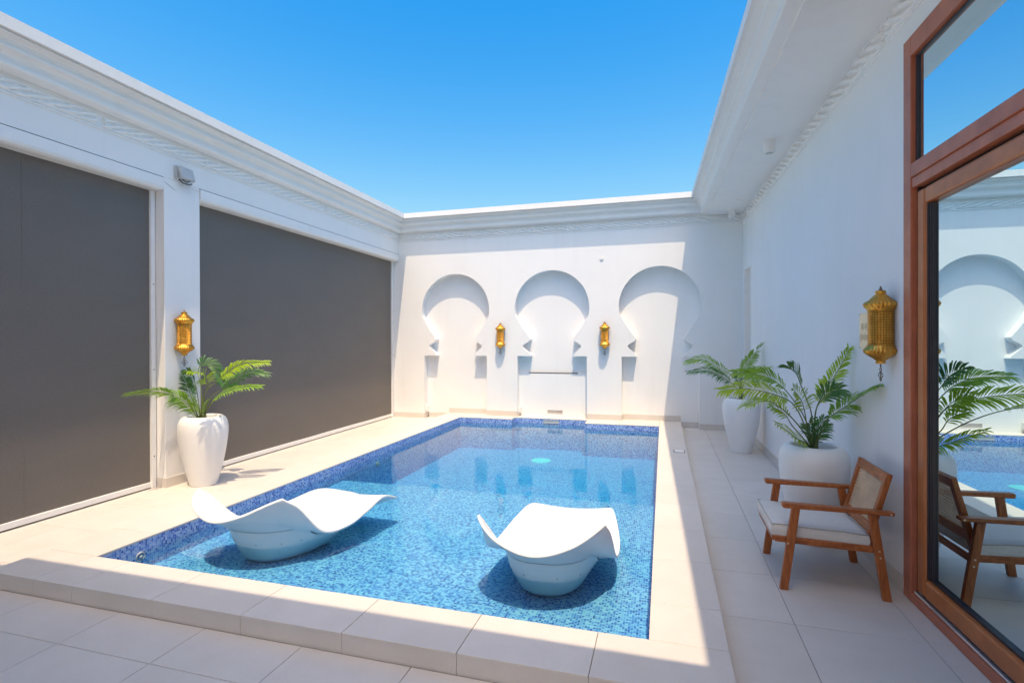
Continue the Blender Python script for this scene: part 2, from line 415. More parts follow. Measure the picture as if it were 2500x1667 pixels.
for a, b in zip([FY + .0125] + JL[1:], JL[1:] + [NB - .002]):
    if b - a > .02: slab('riser_tile', lambda o_, s, z: (SX0 + .004 - o_, s, z), 0, a, b, -.004, SZ - .0125, plat)

# ---- pool basin: mosaic walls, a shallow ledge for the loungers, a deeper end
bs = MB(); zt = SZ - .0125
def wall(ax, ay, bx, by, z0): bs.add([(ax, ay, z0), (bx, by, z0), (bx, by, zt), (ax, ay, zt)], [(0, 1, 2, 3)])
ring = [(PX0, PY0), (PX1, PY0), (PX1, PYR), (RX1, PYR), (RX1, PYC), (RX0, PYC), (RX0, PYL), (PX0, PYL)]
for (a, b), (c_, d) in zip(ring, ring[1:] + ring[:1]): wall(a, b, c_, d, DEEP)
bs.add([(PX0, PY0, LEDGE), (PX1, PY0, LEDGE), (PX1, LY, LEDGE), (PX0, LY, LEDGE), (PX0, LY, DEEP), (PX1, LY, DEEP), (PX1, PYC, DEEP), (PX0, PYC, DEEP)], [(0, 1, 2, 3), (3, 2, 5, 4), (4, 5, 6, 7)])
basin = build('pool_basin', bs, 'pool_mosaic', kind='structure', fix=False)
build('main_drain', MB().lathe([(.16, 0), (.16, .012), (.13, .018), (.0, .018)], (-1.92, 8.35, DEEP), 28), 'white_lid', basin, smooth=False)
for px, py, pz in ((PX0 + .004, 2.86, -.022), (PX0 + .004, 6.1, -.10)):
    q = MB(); c = Vector((px, py, pz)); ringp = [c + Vector((0, .03*math.cos(t*math.pi/10), .03*math.sin(t*math.pi/10))) for t in range(21)]
    q.tube(ringp, .006, 6); q.tube([c, c + Vector((.012, 0, 0))], .012, 10); build('return_inlet', q, 'grey_plastic', basin, smooth=True)
sk = MB(); sk.box(-2.08, -1.80, PYC - .004, PYC - .002, .020, .062)
build('skimmer_mouth', sk, 'grey_plastic', basin)
for z0, z1 in ((.062, .070), (.012, .020)):
    build('skimmer_rim', MB().box(-2.09, -1.79, PYC - .008, PYC - .002, z0, z1), 'grey_plastic', basin)
wt = MB(); ee = .0025
wr = [(PX0 - ee, PY0 - ee), (PX1 + ee, PY0 - ee), (PX1 + ee, PYR + ee), (RX1 + ee, PYR + ee), (RX1 + ee, PYC + ee), (RX0 - ee, PYC + ee), (RX0 - ee, PYL + ee), (PX0 - ee, PYL + ee)]
wt.prism([(x, y, DEEP - .01) for x, y in wr], (0, 0, WZ - DEEP + .01))
build('pool_water', wt, 'pool_water', kind='structure')

# ---- lids of drains let into the tiles
lid = thing('drain_cover', 'small white drain cover flush in the sunlit tiles left of the pool', 'drain cover', (-4.20, 7.60, 0), 'drain covers in the paving')
q = MB().box(-4.29, -4.11, 7.53, 7.66, .0003, .004); build('cover_plate', q, 'white_lid', lid)
lid = thing('drain_cover', 'white drain cover in a dark slot on the shaded coping right of the pool', 'drain cover', (.185, 6.96, SZ), 'drain covers in the paving')
build('cover_plate', MB().box(.132, .248, 6.90, 7.03, SZ + .0003, SZ + .005), 'white_lid', lid); build('slot_rim', MB().box(.122, .258, 6.89, 7.04, SZ + .0003, SZ + .002), 'dark_gap', lid)
lid = thing('drain_cover', 'thin pale drain cover at the foot of the back wall beside the platform step', 'drain cover', (.44, 9.28, 0), 'drain covers in the paving')
build('cover_plate', MB().box(.35, .55, 9.24, 9.33, .0003, .004), 'white_lid', lid)

# ---- cornice profile and carved frieze
PROF = [(-.02, 3.612), (.060, 3.612), (.094, 3.620), (.108, 3.634), (.108, 3.654), (.088, 3.658), (.086, 3.676), (.094, 3.702), (.112, 3.722), (.140, 3.734), (.158, 3.742), (.158, 3.760), (.136, 3.764), (.137, 3.786), (.152, 3.808), (.184, 3.824), (.212, 3.830), (.212, 3.838), (.198, 3.840), (.198, 3.848), (.240, 3.848), (.240, 3.942), (-.02, 3.942)]
def cornice(name, f, parent, s0, s1, m0=None, m1=None, step=.6, prof=PROF):
    # m0/m1 mitre the ends: s as a function of the profile's reach
    rows = []; k = max(2, int((s1 - s0)/step))
    for i in range(k + 1):
        t = i/k; row = []
        for o_, z in prof:
            a = m0(o_) if m0 else s0; b = m1(o_) if m1 else s1
            row.append(f(o_, a + (b - a)*t, z))
        rows.append(row)
    mb = MB().grid(rows); ob = build(name, mb, 'white_plaster', parent); autosmooth(ob, 28); return ob
def relief(name, f, parent, s0, s1, z0=3.468, z1=3.578, flip=1):
    ns = int((s1 - s0)/.0095); nz = 24; rows = []; L = .80; mid = (z0+z1)/2; hw = (z1-z0)/2
    for i in range(ns + 1):
        s = s0 + (s1 - s0)*i/ns; row = []; ph = flip*(s - s0)/L*2*math.pi
        edge = min(1, min(s - s0, s1 - s)/.03)
        pan = abs(((s - s0) % 3.36) - 1.68); gap = 1 if pan < 1.655 else 0       # plain breaks between cast lengths
        for j in range(nz + 1):
            z = z0 + (z1 - z0)*j/nz; d = (z - mid)/hw; h = 0
            for k in range(5):
                a = ph + k*2*math.pi/5
                c_ = .78*math.sin(a)*(1 + .10*math.sin(2.3*ph + k)); slope = math.cos(a)
                wd = .16 + .13*abs(slope); rr = (d - c_)/wd
                if abs(rr) < 1:
                    bump_ = (1 - rr**4)*(.018 + .013*slope)*(1 + .15*math.sin(9*ph + 2*k))
                    h = max(h, bump_)
            env = 1 if 0 < j < nz else 0
            row.append(f(-.002 + .0025*0 + h*env*edge*gap + (.0 if env else -.002), s, z))
        rows.append(row)
    ob = build(name, MB().grid(rows), 'relief_plaster', parent); autosmooth(ob, 50); return ob

# ------------------------------------------------------------------ left wall
lw = thing('courtyard_wall', 'long white wall on the left with two dark roller screens and a carved frieze', 'wall', (XL(4.2), 4.2, 0))
q = MB(); y_ = [-7.0 + (NB + .25 + 7.0)*i/12 for i in range(13)]
for a, b in zip(y_, y_[1:]): q.fbox(FL, -.40, 0, a, b, 3.205, 3.612)
for a, b in zip(y_, y_[1:]): q.fbox(FL, -.40, -.022, a, b, 3.612, 3.94)
q.fbox(FL, -.40, 0, -7.0, .95, -.2, 3.205); q.fbox(FL, -.40, -.20, .95, 4.21, -.2, 3.205); q.fbox(FL, -.40, -.20, 4.65, NB, -.2, 3.205)
q.fbox(FL, -.40, -.155, 9.325, NB + .2, -.2, 3.205)
build('wall_face', q, 'white_plaster', lw)
build('pier', MB().fbox(FL, -.40, .0, 4.21, 4.65, -.2, 3.2045), 'white_plaster', lw, bevel=.006)
cornice('cornice', FL, lw, -7.0, YB, None, lambda o_: YB - max(o_, -.02))
build('frieze_moulding', MB().fbox(FL, -.01, .012, -7.0, YB - .013, 3.445, 3.460), 'white_plaster', lw, bevel=.003)
relief('carved_frieze', FL, lw, .2, YB - .03)
slab('skirting_tile', FL, .012, 4.20, 4.645, 0.0005, .1, lw, o0=0.001); slab('skirting_tile', lambda o_, s, z: (XL(4.21) - .10 + s, 4.21 - o_, z), .010, 0, .10, .0005, .1, lw, o0=.001)

def roller_blind(label, y0, y1, loc):
    t = thing('roller_blind', label, 'roller blind', loc, 'roller screens on the left wall')
    c = MB(); prof = [(-.19, 3.062), (-.03, 3.062), (.0, 3.075), (.012, 3.10), (.012, 3.185), (.004, 3.198), (-.19, 3.198)]
    rows = [[FL(o_, s, z) for o_, z in prof] for s in (y0 + .004, y1 - .004)]
    c.grid(rows); c.add(rows[0], [tuple(range(7))]); c.add(rows[1], [tuple(range(7))])
    build('cassette', c, 'white_powder_coat', t, bevel=.004)
    build('cassette_shadow_gap', MB().fbox(FL, -.05, -.004, y0, y1, 3.198, 3.2045), 'dark_gap', t)
    f = MB(); rows = []
    nn = 60
    for i in range(nn + 1):
        s = y0 + .06 + (y1 - y0 - .12)*i/nn; row = []
        for j in range(21):
            z = .055 + (3.07 - .055)*j/20
            row.append(FL(-.135 + .004*math.sin(s*3.1 + z*.7) + .002*math.sin(s*7.7 - z*2.1), s, z))
        rows.append(row)
    f.grid(rows); build('screen', f, 'screen_fabric', t, smooth=True)
    for s in ([3.03] if y0 < 3 else []):
        build('fabric_seam', MB().fbox(lambda o_, s_, z: FL(o_ + .004*math.sin(s_*3.1 + z*.7) + .002*math.sin(s_*7.7 - z*2.1), s_, z), -.136, -.1335, s, s + .012, .07, 3.06), 'screen_fabric', t)
    build('bottom_rail', MB().fbox(FL, -.155, -.118, y0 + .055, y1 - .055, .014, .066), 'white_powder_coat', t, bevel=.004)
    for a, b in ((y0 + .012, y0 + .060), (y1 - .060, y1 - .012)):
        g = build('side_guide', MB().fbox(FL, -.18, -.105, a, b, 0.001, 3.06), 'white_powder_coat', t, bevel=.003)
        for z in (.33, 1.22, 2.1):
            s_ = (a+b)/2; build('screw', MB().tube([FL(-.106, s_, z), FL(-.101, s_, z)], .005, 8), 'dark_gap', g)
    return t
roller_blind('nearer dark grey roller screen, cut off by the left edge of the photo', .95, 4.21, (XL(2.6) - .13, 2.6, 0))
roller_blind('farther dark grey roller screen between the white pier and the back wall', 4.65, 9.335, (XL(7) - .13, 7.0, 0))

# floodlight with its loose cables on the pier
fd = thing('floodlight', 'grey wall floodlight tilted down on the white pier under the frieze', 'floodlight', FL(0, 4.43, 3.30))
def tilt(o_, s, z):                                      # panel frame leaning away from the wall at its foot
    return FL(.055 + o_*.96 - (z - 3.29)*.30, s, z + o_*.28)
build('lamp_head', MB().fbox(tilt, -.018, .020, 4.345, 4.515, 3.225, 3.355), 'grey_plastic', fd, bevel=.008)
build('rear_box', MB().fbox(FL, 0.001, .03, 4.325, 4.36, 3.23, 3.36), 'grey_plastic', fd, bevel=.004)
q = MB(); q.tube([FL(.03, 4.36, 3.22), FL(.06, 4.38, 3.185), FL(.07, 4.44, 3.18), FL(.05, 4.50, 3.205)], .008, 6); q.tube([FL(.03, 4.40, 3.23), FL(.075, 4.42, 3.20), FL(.06, 4.47, 3.225)], .007, 6)
build('bracket', q, 'black_cable', fd, smooth=True)
def sag(a, b, d, k=10):
    a, b = Vector(a), Vector(b); return [a.lerp(b, i/k) - Vector((0, 0, d*4*(i/k)*(1 - i/k))) for i in range(k + 1)]
build('cable', MB().tube(sag(FL(.004, 4.20, 3.168), FL(.004, 4.35, 3.10), .006), .0022, 5), 'grey_plastic', fd); build('cable', MB().tube(sag(FL(.03, 4.47, 3.20), FL(.004, 4.70, 3.20), .04), .0022, 5), 'grey_plastic', fd)

# ------------------------------------------------------------------ back wall with three keyhole niches
bw = thing('courtyard_wall', 'white back wall beyond the pool with three keyhole arched niches', 'wall', (-1.95, YB, 0))
HALF = [(.642, 0), (.642, 1.215), (.392, 1.215), (.402, 1.25), (.462, 1.31), (.515, 1.358), (.536, 1.385), (.538, 1.405), (.520, 1.428), (.470, 1.458), (.425, 1.482), (.400, 1.508), (.398, 1.532), (.425, 1.575), (.475, 1.64), (.535, 1.725), (.590, 1.81), (.630, 1.89)]
CR, CZ = .69, 2.085
a0 = math.asin((1.955 - CZ)/CR)
def niche(cx):
    arc = [(CR*math.cos(a0 + (math.pi/2 - a0)*i/26), CZ + CR*math.sin(a0 + (math.pi/2 - a0)*i/26)) for i in range(27)]
    r = HALF + arc
    right = [(cx + h, z) for h, z in r]; left = [(cx - h, z) for h, z in r[:-1]][::-1]
    return right, left
NC = [-3.835, -1.955, -.062]
XA, XB = XL(YB) - .40, XR(YB) + .35
TOP = 3.612
poly = [(XA, TOP), (XA, -.2)]
for c in NC:
    rgt, lft = niche(c)
    poly += [(lft[-1][0], -.2)] + lft[::-1] + rgt[::-1][0:] + [(rgt[0][0], -.2)]
poly += [(XB, -.2), (XB, TOP)]
cl = [poly[0]]
for p in poly[1:]:
    if abs(p[0] - cl[-1][0]) + abs(p[1] - cl[-1][1]) > 1e-5: cl.append(p)
from mathutils.geometry import tessellate_polygon
def comb(poly, y0, y1):
    tri = tessellate_polygon([[Vector((x, z, 0)) for x, z in poly]]); n_ = len(poly)
    vs = [(x, y0, z) for x, z in poly] + [(x, y1, z) for x, z in poly]
    return MB().add(vs, [tuple(t) for t in tri] + [(i, (i+1) % n_, n_ + (i+1) % n_, n_ + i) for i in range(n_)])
wf = build('wall_face', comb(cl, YB, NB + .02), 'white_plaster', bw); autosmooth(wf, 30)
q = MB().box(XA, XB, NB, NB + .3, -.2, TOP - .001); q.box(XA, XB, YB + .022, NB + .3, TOP, 3.94)
build('niche_back', q, 'white_plaster', bw)
cornice('cornice', FB, bw, XL(YB), XS(YB), lambda o_: XL(YB - o_) + o_, lambda o_: XS(YB - o_) - o_)
build('frieze_moulding', MB().fbox(FB, -.01, .012, XL(YB) + .013, XR(YB) - .013, 3.445, 3.460), 'white_plaster', bw, bevel=.003)
relief('carved_frieze', FB, bw, XL(YB) + .03, XR(YB) - .03, flip=-1)
# fountain panel in the middle niche: lower part stands proud, a dark lip slot runs along its top
pn = MB(); x0, x1 = NC[1] - .641, NC[1] + .641; yp = NB - .028
pn.box(x0, -2.06, yp, NB + .01, SZ, .905); pn.box(-1.775, x1, yp, NB + .01, SZ, .905); pn.box(-2.06, -1.775, yp, NB + .01, .222, .905); pn.box(-2.06, -1.775, yp, NB + .01, SZ, .135)
build('fountain_panel', pn, 'white_plaster', bw)
build('water_slot', MB().box(-2.41, -1.49, yp - .003, NB - .002, .8955, .9075), 'dark_gap', bw)
build('slot_lining', MB().box(-2.059, -1.776, NB - .006, NB + .002, .136, .221), 'stone_tile', bw)
def skirt(x0, x1, y, z, n_=1):
    for i in range(n_):
        a, b = x0 + (x1 - x0)*i/n_, x0 + (x1 - x0)*(i+1)/n_
        build('skirting_tile', MB().box(a + .001, b - .001, y - .011, y - .001, z + .0005, z + .094), 'stone_tile', bw, bevel=.001)
e1 = [c - .642 for c in NC]; e2 = [c + .642 for c in NC]
skirt(XL(YB) - .15, e1[0], YB, 0); skirt(e1[0] + .012, SX0 - .002, NB, 0); skirt(SX0 + .002, e2[0], NB, SZ, 1); skirt(e2[0], e1[1], YB, SZ, 1); skirt(e2[1], e1[2], YB, SZ, 1)
skirt(e1[2] + .012, SX1, NB, SZ, 2); skirt(SX1 + .002, e2[2], NB, 0); skirt(e2[2], XR(YB) - .012, YB, 0, 2)
for x, z, sgn in ((e1[0], 0, 1), (e1[1], SZ, 1), (e2[1], SZ, -1), (e1[2], SZ, 1), (e2[0], SZ, -1)):
    xa, xb = sorted((x + .001*sgn, x + .011*sgn)); build('skirting_tile', MB().box(xa, xb, YB - .010, NB - .012 if abs(x - NC[1]) > .7 else yp - .001, z + .0005, z + .094), 'stone_tile', bw, bevel=.001)
# round sensor and two little sockets
q = MB(); q.tube([(-1.043, YB - .001, 2.945), (-1.043, YB - .012, 2.945)], .034, 24); q.tube([(-1.043, YB - .012, 2.945), (-1.043, YB - .016, 2.945)], .028, 24)
tag(build('wall_sensor', q, 'white_lid', origin=(-1.043, YB, 2.945)), 'tiny round white cap on the back wall above and between the middle and right arches', 'sensor')
for x, z, lb in ((e1[0] + .02, .185, 'little white socket box low inside the left arched niche'), (e1[1] + .02, .215, 'little white socket box low inside the middle arched niche')):
    s = thing('socket_box', lb, 'socket', (x, YB + .07, z), 'socket boxes in the niches')
    build('housing', MB().box(x - .019, x + .03, YB + .03, YB + .11, z - .055, z + .05), 'white_lid', s, bevel=.006); build('flap', MB().box(x - .012, x + .022, YB + .024, YB + .029, z - .042, z + .036), 'white_lid', s, bevel=.003)

# ------------------------------------------------------------------ house on the right: wall, soffit, cornice, roof over the camera
hw = thing('house_wall', 'white house wall along the right side with a deep eave and a carved frieze under it', 'house', (XR(6), 6, 0))
DY0, DY1, DZ = .55, 3.645, 3.262                       # opening of the sliding door
q = MB()
q.fbox(FR, -.30, 0, DY1, 8.65, -.2, 3.80); q.fbox(FR, -.30, 0, 9.185, YB + .15, -.2, 3.80); q.fbox(FR, -.30, 0, 8.65, 9.185, 2.625, 3.80)
q.fbox(FR, -.30, 0, -7.0, DY0, -.2, 3.80); q.fbox(FR, -.30, 0, DY0, DY1, DZ, 3.80)
q.fbox(FR, -.62, -.55, 8.4, 9.4, -.2, 2.9); q.fbox(FR, -.55, -.301, 8.40, 8.649, -.2, 2.9); q.fbox(FR, -.55, -.301, 9.186, 9.40, -.2, 2.9)
build('wall_face', q, 'white_plaster', hw)
q = MB(); yy = [YF + .0, 3, 5, 7, YB - .001]
for a, b in zip(yy, yy[1:]):
    q.hexa([(XS(a) + .02, a, 3.585), (XR(a) - .001, a, 3.585), (XR(b) - .001, b, 3.585), (XS(b) + .02, b, 3.585), (XS(a) + .02, a, 3.93), (XR(a) - .001, a, 3.93), (XR(b) - .001, b, 3.93), (XS(b) + .02, b, 3.93)])
    q.hexa([(XS(a) - .0, a, 3.585), (XS(a) + .019, a, 3.585), (XS(b) + .019, b, 3.585), (XS(b), b, 3.585), (XS(a), a, 3.612), (XS(a) + .019, a, 3.612), (XS(b) + .019, b, 3.612), (XS(b), b, 3.612)])
build('soffit', q, 'white_plaster', hw)
cornice('cornice', FS, hw, YF, YB, lambda o_: YF + o_, lambda o_: YB - o_)
build('frieze_moulding', MB().fbox(FR, -.01, .012, DY0, YB - .013, 3.392, 3.407), 'white_plaster', hw, bevel=.003)
build('frieze_moulding', MB().fbox(FR, -.01, .010, DY0, YB - .013, 3.548, 3.558), 'white_plaster', hw, bevel=.003)
relief('carved_frieze', FR, hw, DY0, YB - .03, 3.412, 3.545)
ys = [DY1 + .002, 4.25, 4.85, 5.45, 6.05, 6.65, 7.25, 7.85, 8.45, 8.64]
for a, b in zip(ys, ys[1:]): slab('skirting_tile', FR, .011, a, b, .0005, .097, hw, o0=.001)
# portico eave over the camera: its edge throws the shade across the front tiles; unseen depth shaped to let light in at right
q = MB(); q.box(-5.6, -.7, -4.0, YF - .02, 3.585, 3.94); q.box(-.7, XR(0) - .001, .22, YF - .02, 3.585, 3.94); build('portico_roof', q, 'white_plaster', hw)
cornice('terrace_cornice', FF, hw, -4.9, .9, lambda o_: XL(YF + o_) + o_, lambda o_: XS(YF + o_) - o_)
build('added_sky_block', MB().box(-5.5, -.75, -4.0, -.30, 3.945, 7.4), 'white_plaster', hw)  # unseen block added behind the camera to hold sky light off the walls
build('added_rear_wall', MB().box(-5.6, 4.0, -7.3, -7.0, -.2, 3.94), 'white_plaster', hw)  # unseen white wall added at the rear to bounce light back
# dim room behind the glass
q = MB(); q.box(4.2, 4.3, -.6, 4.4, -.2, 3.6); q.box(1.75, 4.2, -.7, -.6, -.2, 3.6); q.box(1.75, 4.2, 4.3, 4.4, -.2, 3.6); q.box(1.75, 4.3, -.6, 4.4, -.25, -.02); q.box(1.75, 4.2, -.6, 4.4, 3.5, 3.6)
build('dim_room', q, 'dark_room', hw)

# ---- sliding door set in the house wall
dr = thing('sliding_door_set', 'tall brown timber sliding glass door with a fanlight at the right edge', 'door', FR(0, 2.4, 0))
def fr(name, o0, o1, s0, s1, z0, z1, m_='door_wood', par=dr, bv=.004): return build(name, MB().fbox(FR, o0, o1, s0, s1, z0, z1), m_, par, bevel=bv)
fr('jamb', -.16, .012, DY1 - .090, DY1, 0.002, DZ); fr('jamb', -.16, .012, DY0, DY0 + .115, 0.002, DZ)
fr('head', -.16, .012, DY0 + .116, DY1 - .091, DZ - .115, DZ)
fr('transom_bar', -.16, .012, DY0 + .116, DY1 - .091, 2.447, 2.525); fr('transom_bar', -.16, .006, DY0 + .116, DY1 - .091, 2.385, 2.443)
fr('transom_drip', -.02, .018, DY0 + .10, DY1 - .095, 2.4435, 2.4465)
fr('threshold', -.16, .014, DY0 + .116, DY1 - .091, .002, .050)
fr('floor_track', -.045, -.002, DY0 + .117, DY1 - .092, .0505, .064, 'aluminium')
fr('fanlight_gasket', -.05, -.012, DY1 - .113, DY1 - .0915, 2.527, DZ - .117, 'dark_gasket', bv=.003)
fr('fanlight_gasket', -.05, -.012, DY0 + .1165, DY0 + .14, 2.527, DZ - .117, 'dark_gasket')
fr('fanlight_gasket', -.05, -.012, DY0 + .141, DY1 - .114, DZ - .131, DZ - .117, 'dark_gasket')
fr('fanlight_pane', -.028, -.022, DY0 + .12, DY1 - .095, 2.527, DZ - .118, 'reflective_glass', bv=0)
fr('frame_gap', -.15, -.022, DY1 - .112, DY1 - .0915, .055, 2.384, 'dark_gap', bv=0)
fr('frame_gap', -.15, -.045, DY0 + .13, DY1 - .113, 2.362, 2.3845, 'dark_gap', bv=0); fr('frame_gap', -.15, -.045, DY0 + .13, DY1 - .113, .053, .072, 'dark_gap', bv=0)
SA, SB = DY0 + .166, DY1 - .114                          # the sash
sash = fr('door_leaf', -.10, -.008, SB - .086, SB, .073, 2.361, 'sash_wood', bv=.014)
fr('leaf_rail', -.10, -.008, SA, SB - .0865, 2.270, 2.361, 'sash_wood', bv=.014); fr('leaf_rail', -.10, -.008, SA, SB - .0865, .073, .178, 'sash_wood', bv=.014)
fr('leaf_gasket', -.09, -.020, SB - .100, SB - .087, .179, 2.269, 'dark_gasket', bv=.004); fr('leaf_gasket', -.09, -.027, SB - .113, SB - .101, .179, 2.269, 'dark_gasket', bv=.004); fr('leaf_gasket', -.09, -.033, SB - .124, SB - .114, .179, 2.269, 'dark_gasket', bv=.003)
fr('leaf_gasket', -.09, -.030, SA, SB - .125, .179, .192, 'dark_gasket', bv=0)
fr('leaf_pane', -.052, -.046, SA, SB - .11, .18, 2.268, 'reflective_glass', bv=0)

# ---- ceiling spotlights under the eave
def spot(x, y, lb):
    t = thing('ceiling_spotlight', lb, 'spotlight', (x, y, 3.585), 'spotlights under the house eave')
    build('can', MB().lathe([(.0, 0), (.056, 0), (.056, -.125), (.052, -.131), (.045, -.131), (.043, -.118), (.0, -.115)], (x, y, 3.5845), 32), 'white_powder_coat', t)
    build('lens', MB().lathe([(.041, 0), (.041, .004), (.0, .004)], (x, y, 3.464), 24), 'grey_plastic', t)
spot(1.066, 6.02, 'nearer white cylinder spotlight hanging under the right eave'); spot(1.068, 9.12, 'far white cylinder spotlight under the eave in the back corner')
q = MB().lathe([(0, 0), (.03, 0), (.03, -.006), (.0, -.008)], (1.08, 8.45, 3.5845), 24); tag(build('smoke_detector', q, 'white_lid', origin=(1.08, 8.45, 3.58)), 'flat white disc flush on the eave between the two spotlights', 'detector')

# ------------------------------------------------------------------ wall lanterns
def lantern(lb, cx, cy, cz, wall_dir, pend=True):
    t = thing('wall_lantern', lb, 'lantern', (cx, cy, cz), 'gold pierced wall lanterns')
    k = 24
    cap = [(.027, .458), (.030, .452), (.027, .437), (.045, .420), (.062, .398), (.082, .386), (.089, .372), (.084, .356), (.074, .343), (.074, .336)]
    ob = build('cap', MB().lathe(cap, (cx, cy, cz), 96, [0, 0, 0, .03, .05, .06, .07, .06, .03, 0, k]), 'gold_metal', t); autosmooth(ob, 40)
    ob = build('pierced_body', MB().lathe([(.0725, .337), (.0725, .330), (.069, .327), (.069, .122), (.0725, .119), (.0725, .112)], (cx, cy, cz), 64), 'gold_filigree', t); autosmooth(ob, 40)
    bas = [(.074, .113), (.080, .100), (.089, .082), (.084, .066), (.066, .050), (.046, .036), (.030, .022), (.025, .016), (.028, .008), (.026, 0)]
    ob = build('base', MB().lathe(bas, (cx, cy, cz), 96, [0, .04, .07, .06, .05, .04, 0, 0, 0, 0, k]), 'gold_metal', t); autosmooth(ob, 40)
    build('finial', MB().lathe([(.004, .457), (.011, .461), (.011, .468), (.005, .472), (.006, .482), (.002, .487)], (cx, cy, cz), 16), 'pewter', t, smooth=True)
    d = Vector(wall_dir); a = Vector((cx, cy, cz + .225)); pz = d.cross(Vector((0, 0, 1)))
    b = MB(); p0 = a + d*.045; p1 = a + d*.0645
    b.hexa([p0 - pz*.03 + Vector((0, 0, -.12)), p0 + pz*.03 + Vector((0, 0, -.12)), p1 + pz*.03 + Vector((0, 0, -.12)), p1 - pz*.03 + Vector((0, 0, -.12)),
            p0 - pz*.03 + Vector((0, 0, .12)), p0 + pz*.03 + Vector((0, 0, .12)), p1 + pz*.03 + Vector((0, 0, .12)), p1 - pz*.03 + Vector((0, 0, .12))])
    build('back_bracket', b, 'pewter', t)
    # hanging quatrefoil drop, flat, parallel to the wall
    q = MB(); z0 = cz - .004
    q.tube([(cx, cy, z0 + .004), (cx, cy, z0 - .024)], .0022, 6); q.lathe([(.004, 0), (.007, -.004), (.004, -.009)], (cx, cy, z0 - .003), 10)
    def loop(pts): q.tube([(cx + pz.x*u_, cy + pz.y*u_, z0 + v_) for u_, v_ in pts], .0026, 6)
    loop([(.012*math.sin(t_), -.033 - .012*math.cos(t_)*1.1) for t_ in [i*math.pi/8 for i in range(17)]])
    for s_ in (1, -1):
        loop([(0, -.043), (.012*s_, -.050), (.020*s_, -.058), (.032*s_, -.062), (.036*s_, -.070), (.031*s_, -.078), (.020*s_, -.078), (.010*s_, -.076), (0, -.080)])
        loop([(0, -.080), (.010*s_, -.083), (.017*s_, -.090), (.014*s_, -.099), (.006*s_, -.102), (0, -.108)])
    loop([(0, -.046), (0, -.108)]); loop([(-.012, -.065), (0, -.060), (.012, -.065), (0, -.070), (-.012, -.065)])
    build('drop_pendant', q, 'pewter', t, smooth=True)
    return t
lantern('gold lantern on the left white pier above the potted palm', -4.880, 4.385, 1.362, (-1, 0, 0))
lantern('gold lantern on the back wall between the left and middle arches', -2.905, 9.291, 1.350, (0, 1, 0))
lantern('gold lantern on the back wall between the middle and right arches', -.990, 9.291, 1.350, (0, 1, 0))
lantern('gold lantern on the right house wall beside the timber door, overlapping a notice plate', 1.3138, 3.818, 1.362, (1, 0, 0))
ip = thing('notice_plate', 'pale brass notice plate with etched round pictograms behind the right lantern', 'sign', FR(0, 4.22, 1.57))
build('plate', MB().fbox(FR, .001, .004, 4.06, 4.345, 1.445, 1.70), 'brass_plate', ip, bevel=.001)
def ring(y, z, r_, mark):
    q = MB(); q.tube([FR(.0045, y + r_*math.cos(i*math.pi/12), z + r_*math.sin(i*math.pi/12)) for i in range(25)], .0014, 5)
    for u0, v0, u1, v1 in mark: q.tube([FR(.0045, y + u0*r_, z + v0*r_), FR(.0045, y + u1*r_, z + v1*r_)], .0013, 5)
    build('pictogram', q, 'etching', ip)
fig = [(-.1, .55, -.1, -.6), (-.1, .2, .4, -.1), (-.1, -.1, .3, -.6), (-.35, .1, -.1, .2)]
ring(4.285, 1.605, .024, fig); ring(4.215, 1.605, .024, [(-.7, .7, .7, -.7), (-.3, -.4, .3, .4)])
ring(4.308, 1.528, .024, [(0, .6, 0, -.5), (-.3, .2, .3, .2), (0, -.5, .35, -.7)]); ring(4.245, 1.528, .024, [(-.7, .7, .7, -.7), (0, .5, 0, -.5)]); ring(4.185, 1.528, .024, fig)
for z in (1.66, 1.652, 1.478, 1.47, 1.565): build('text_rule', MB().fbox(FR, .0041, .0046, 4.13, 4.32 - .03*((z*1000) % 3), z, z + .0022), 'brass_plate', ip)
for z in (1.690, 1.455): build('screw', MB().tube([FR(.0035, 4.337, z), FR(.007, 4.337, z)], .004, 8), 'pewter', ip)

# ------------------------------------------------------------------ planters and palms
def catmull(pts, n_):
    P = [Vector(p) for p in pts]; P = [P[0]*2 - P[1]] + P + [P[-1]*2 - P[-2]]; out = []
    for i in range(n_ + 1):
        x = i/n_*(len(P) - 3); k = min(int(x), len(P) - 4); t = x - k
        a, b, c_, d = P[k:k+4]
        out.append(.5*((2*b) + (c_ - a)*t + (2*a - 5*b + 4*c_ - d)*t*t + (3*b - a - 3*c_ + d)*t**3))
    return out
def planter(lb, x, y, wob):
    t = thing('plant_pot', lb, 'plant pot', (x, y, 0), 'tall white rounded pots')
    ctrl = [(.118, .0005), (.128, .004), (.140, .05), (.172, .17), (.203, .31), (.226, .45), (.236, .56), (.232, .64), (.214, .69), (.190, .716), (.172, .724), (.160, .722), (.152, .712), (.150, .68), (.152, .655)]
    pr = catmull([(a, 0, b) for a, b in ctrl], 56); ang = wob
    mb = MB().lathe([(p.x, p.z) for p in pr], (x, y, 0), 72)
    mb.v = [(x + (vx - x)*(1 + .006*math.sin(3*math.atan2(vy - y, vx - x) + ang + vz*4)), y + (vy - y)*(1 + .006*math.sin(3*math.atan2(vy - y, vx - x) + ang + vz*4)), vz) for vx, vy, vz in mb.v]
    build('pot_body', mb, 'white_glaze', t, smooth=True)
    so = MB(); rows = []
    for i in range(9):
        r_ = .1515*i/8; rows.append([(x + r_*math.cos(k*math.pi/14), y + r_*math.sin(k*math.pi/14), .655 + .012*math.sin(7*r_*20 + k) + random.uniform(-.004, .004)) for k in range(29)])
    build('soil', so.grid(rows), 'soil', t, smooth=True)
    return t
planter('tall white pot of the palm standing against the left pier', -4.68, 4.43, 0)
planter('tall white pot farthest back on the right, near the back wall', 1.005, 7.65, 1.3)
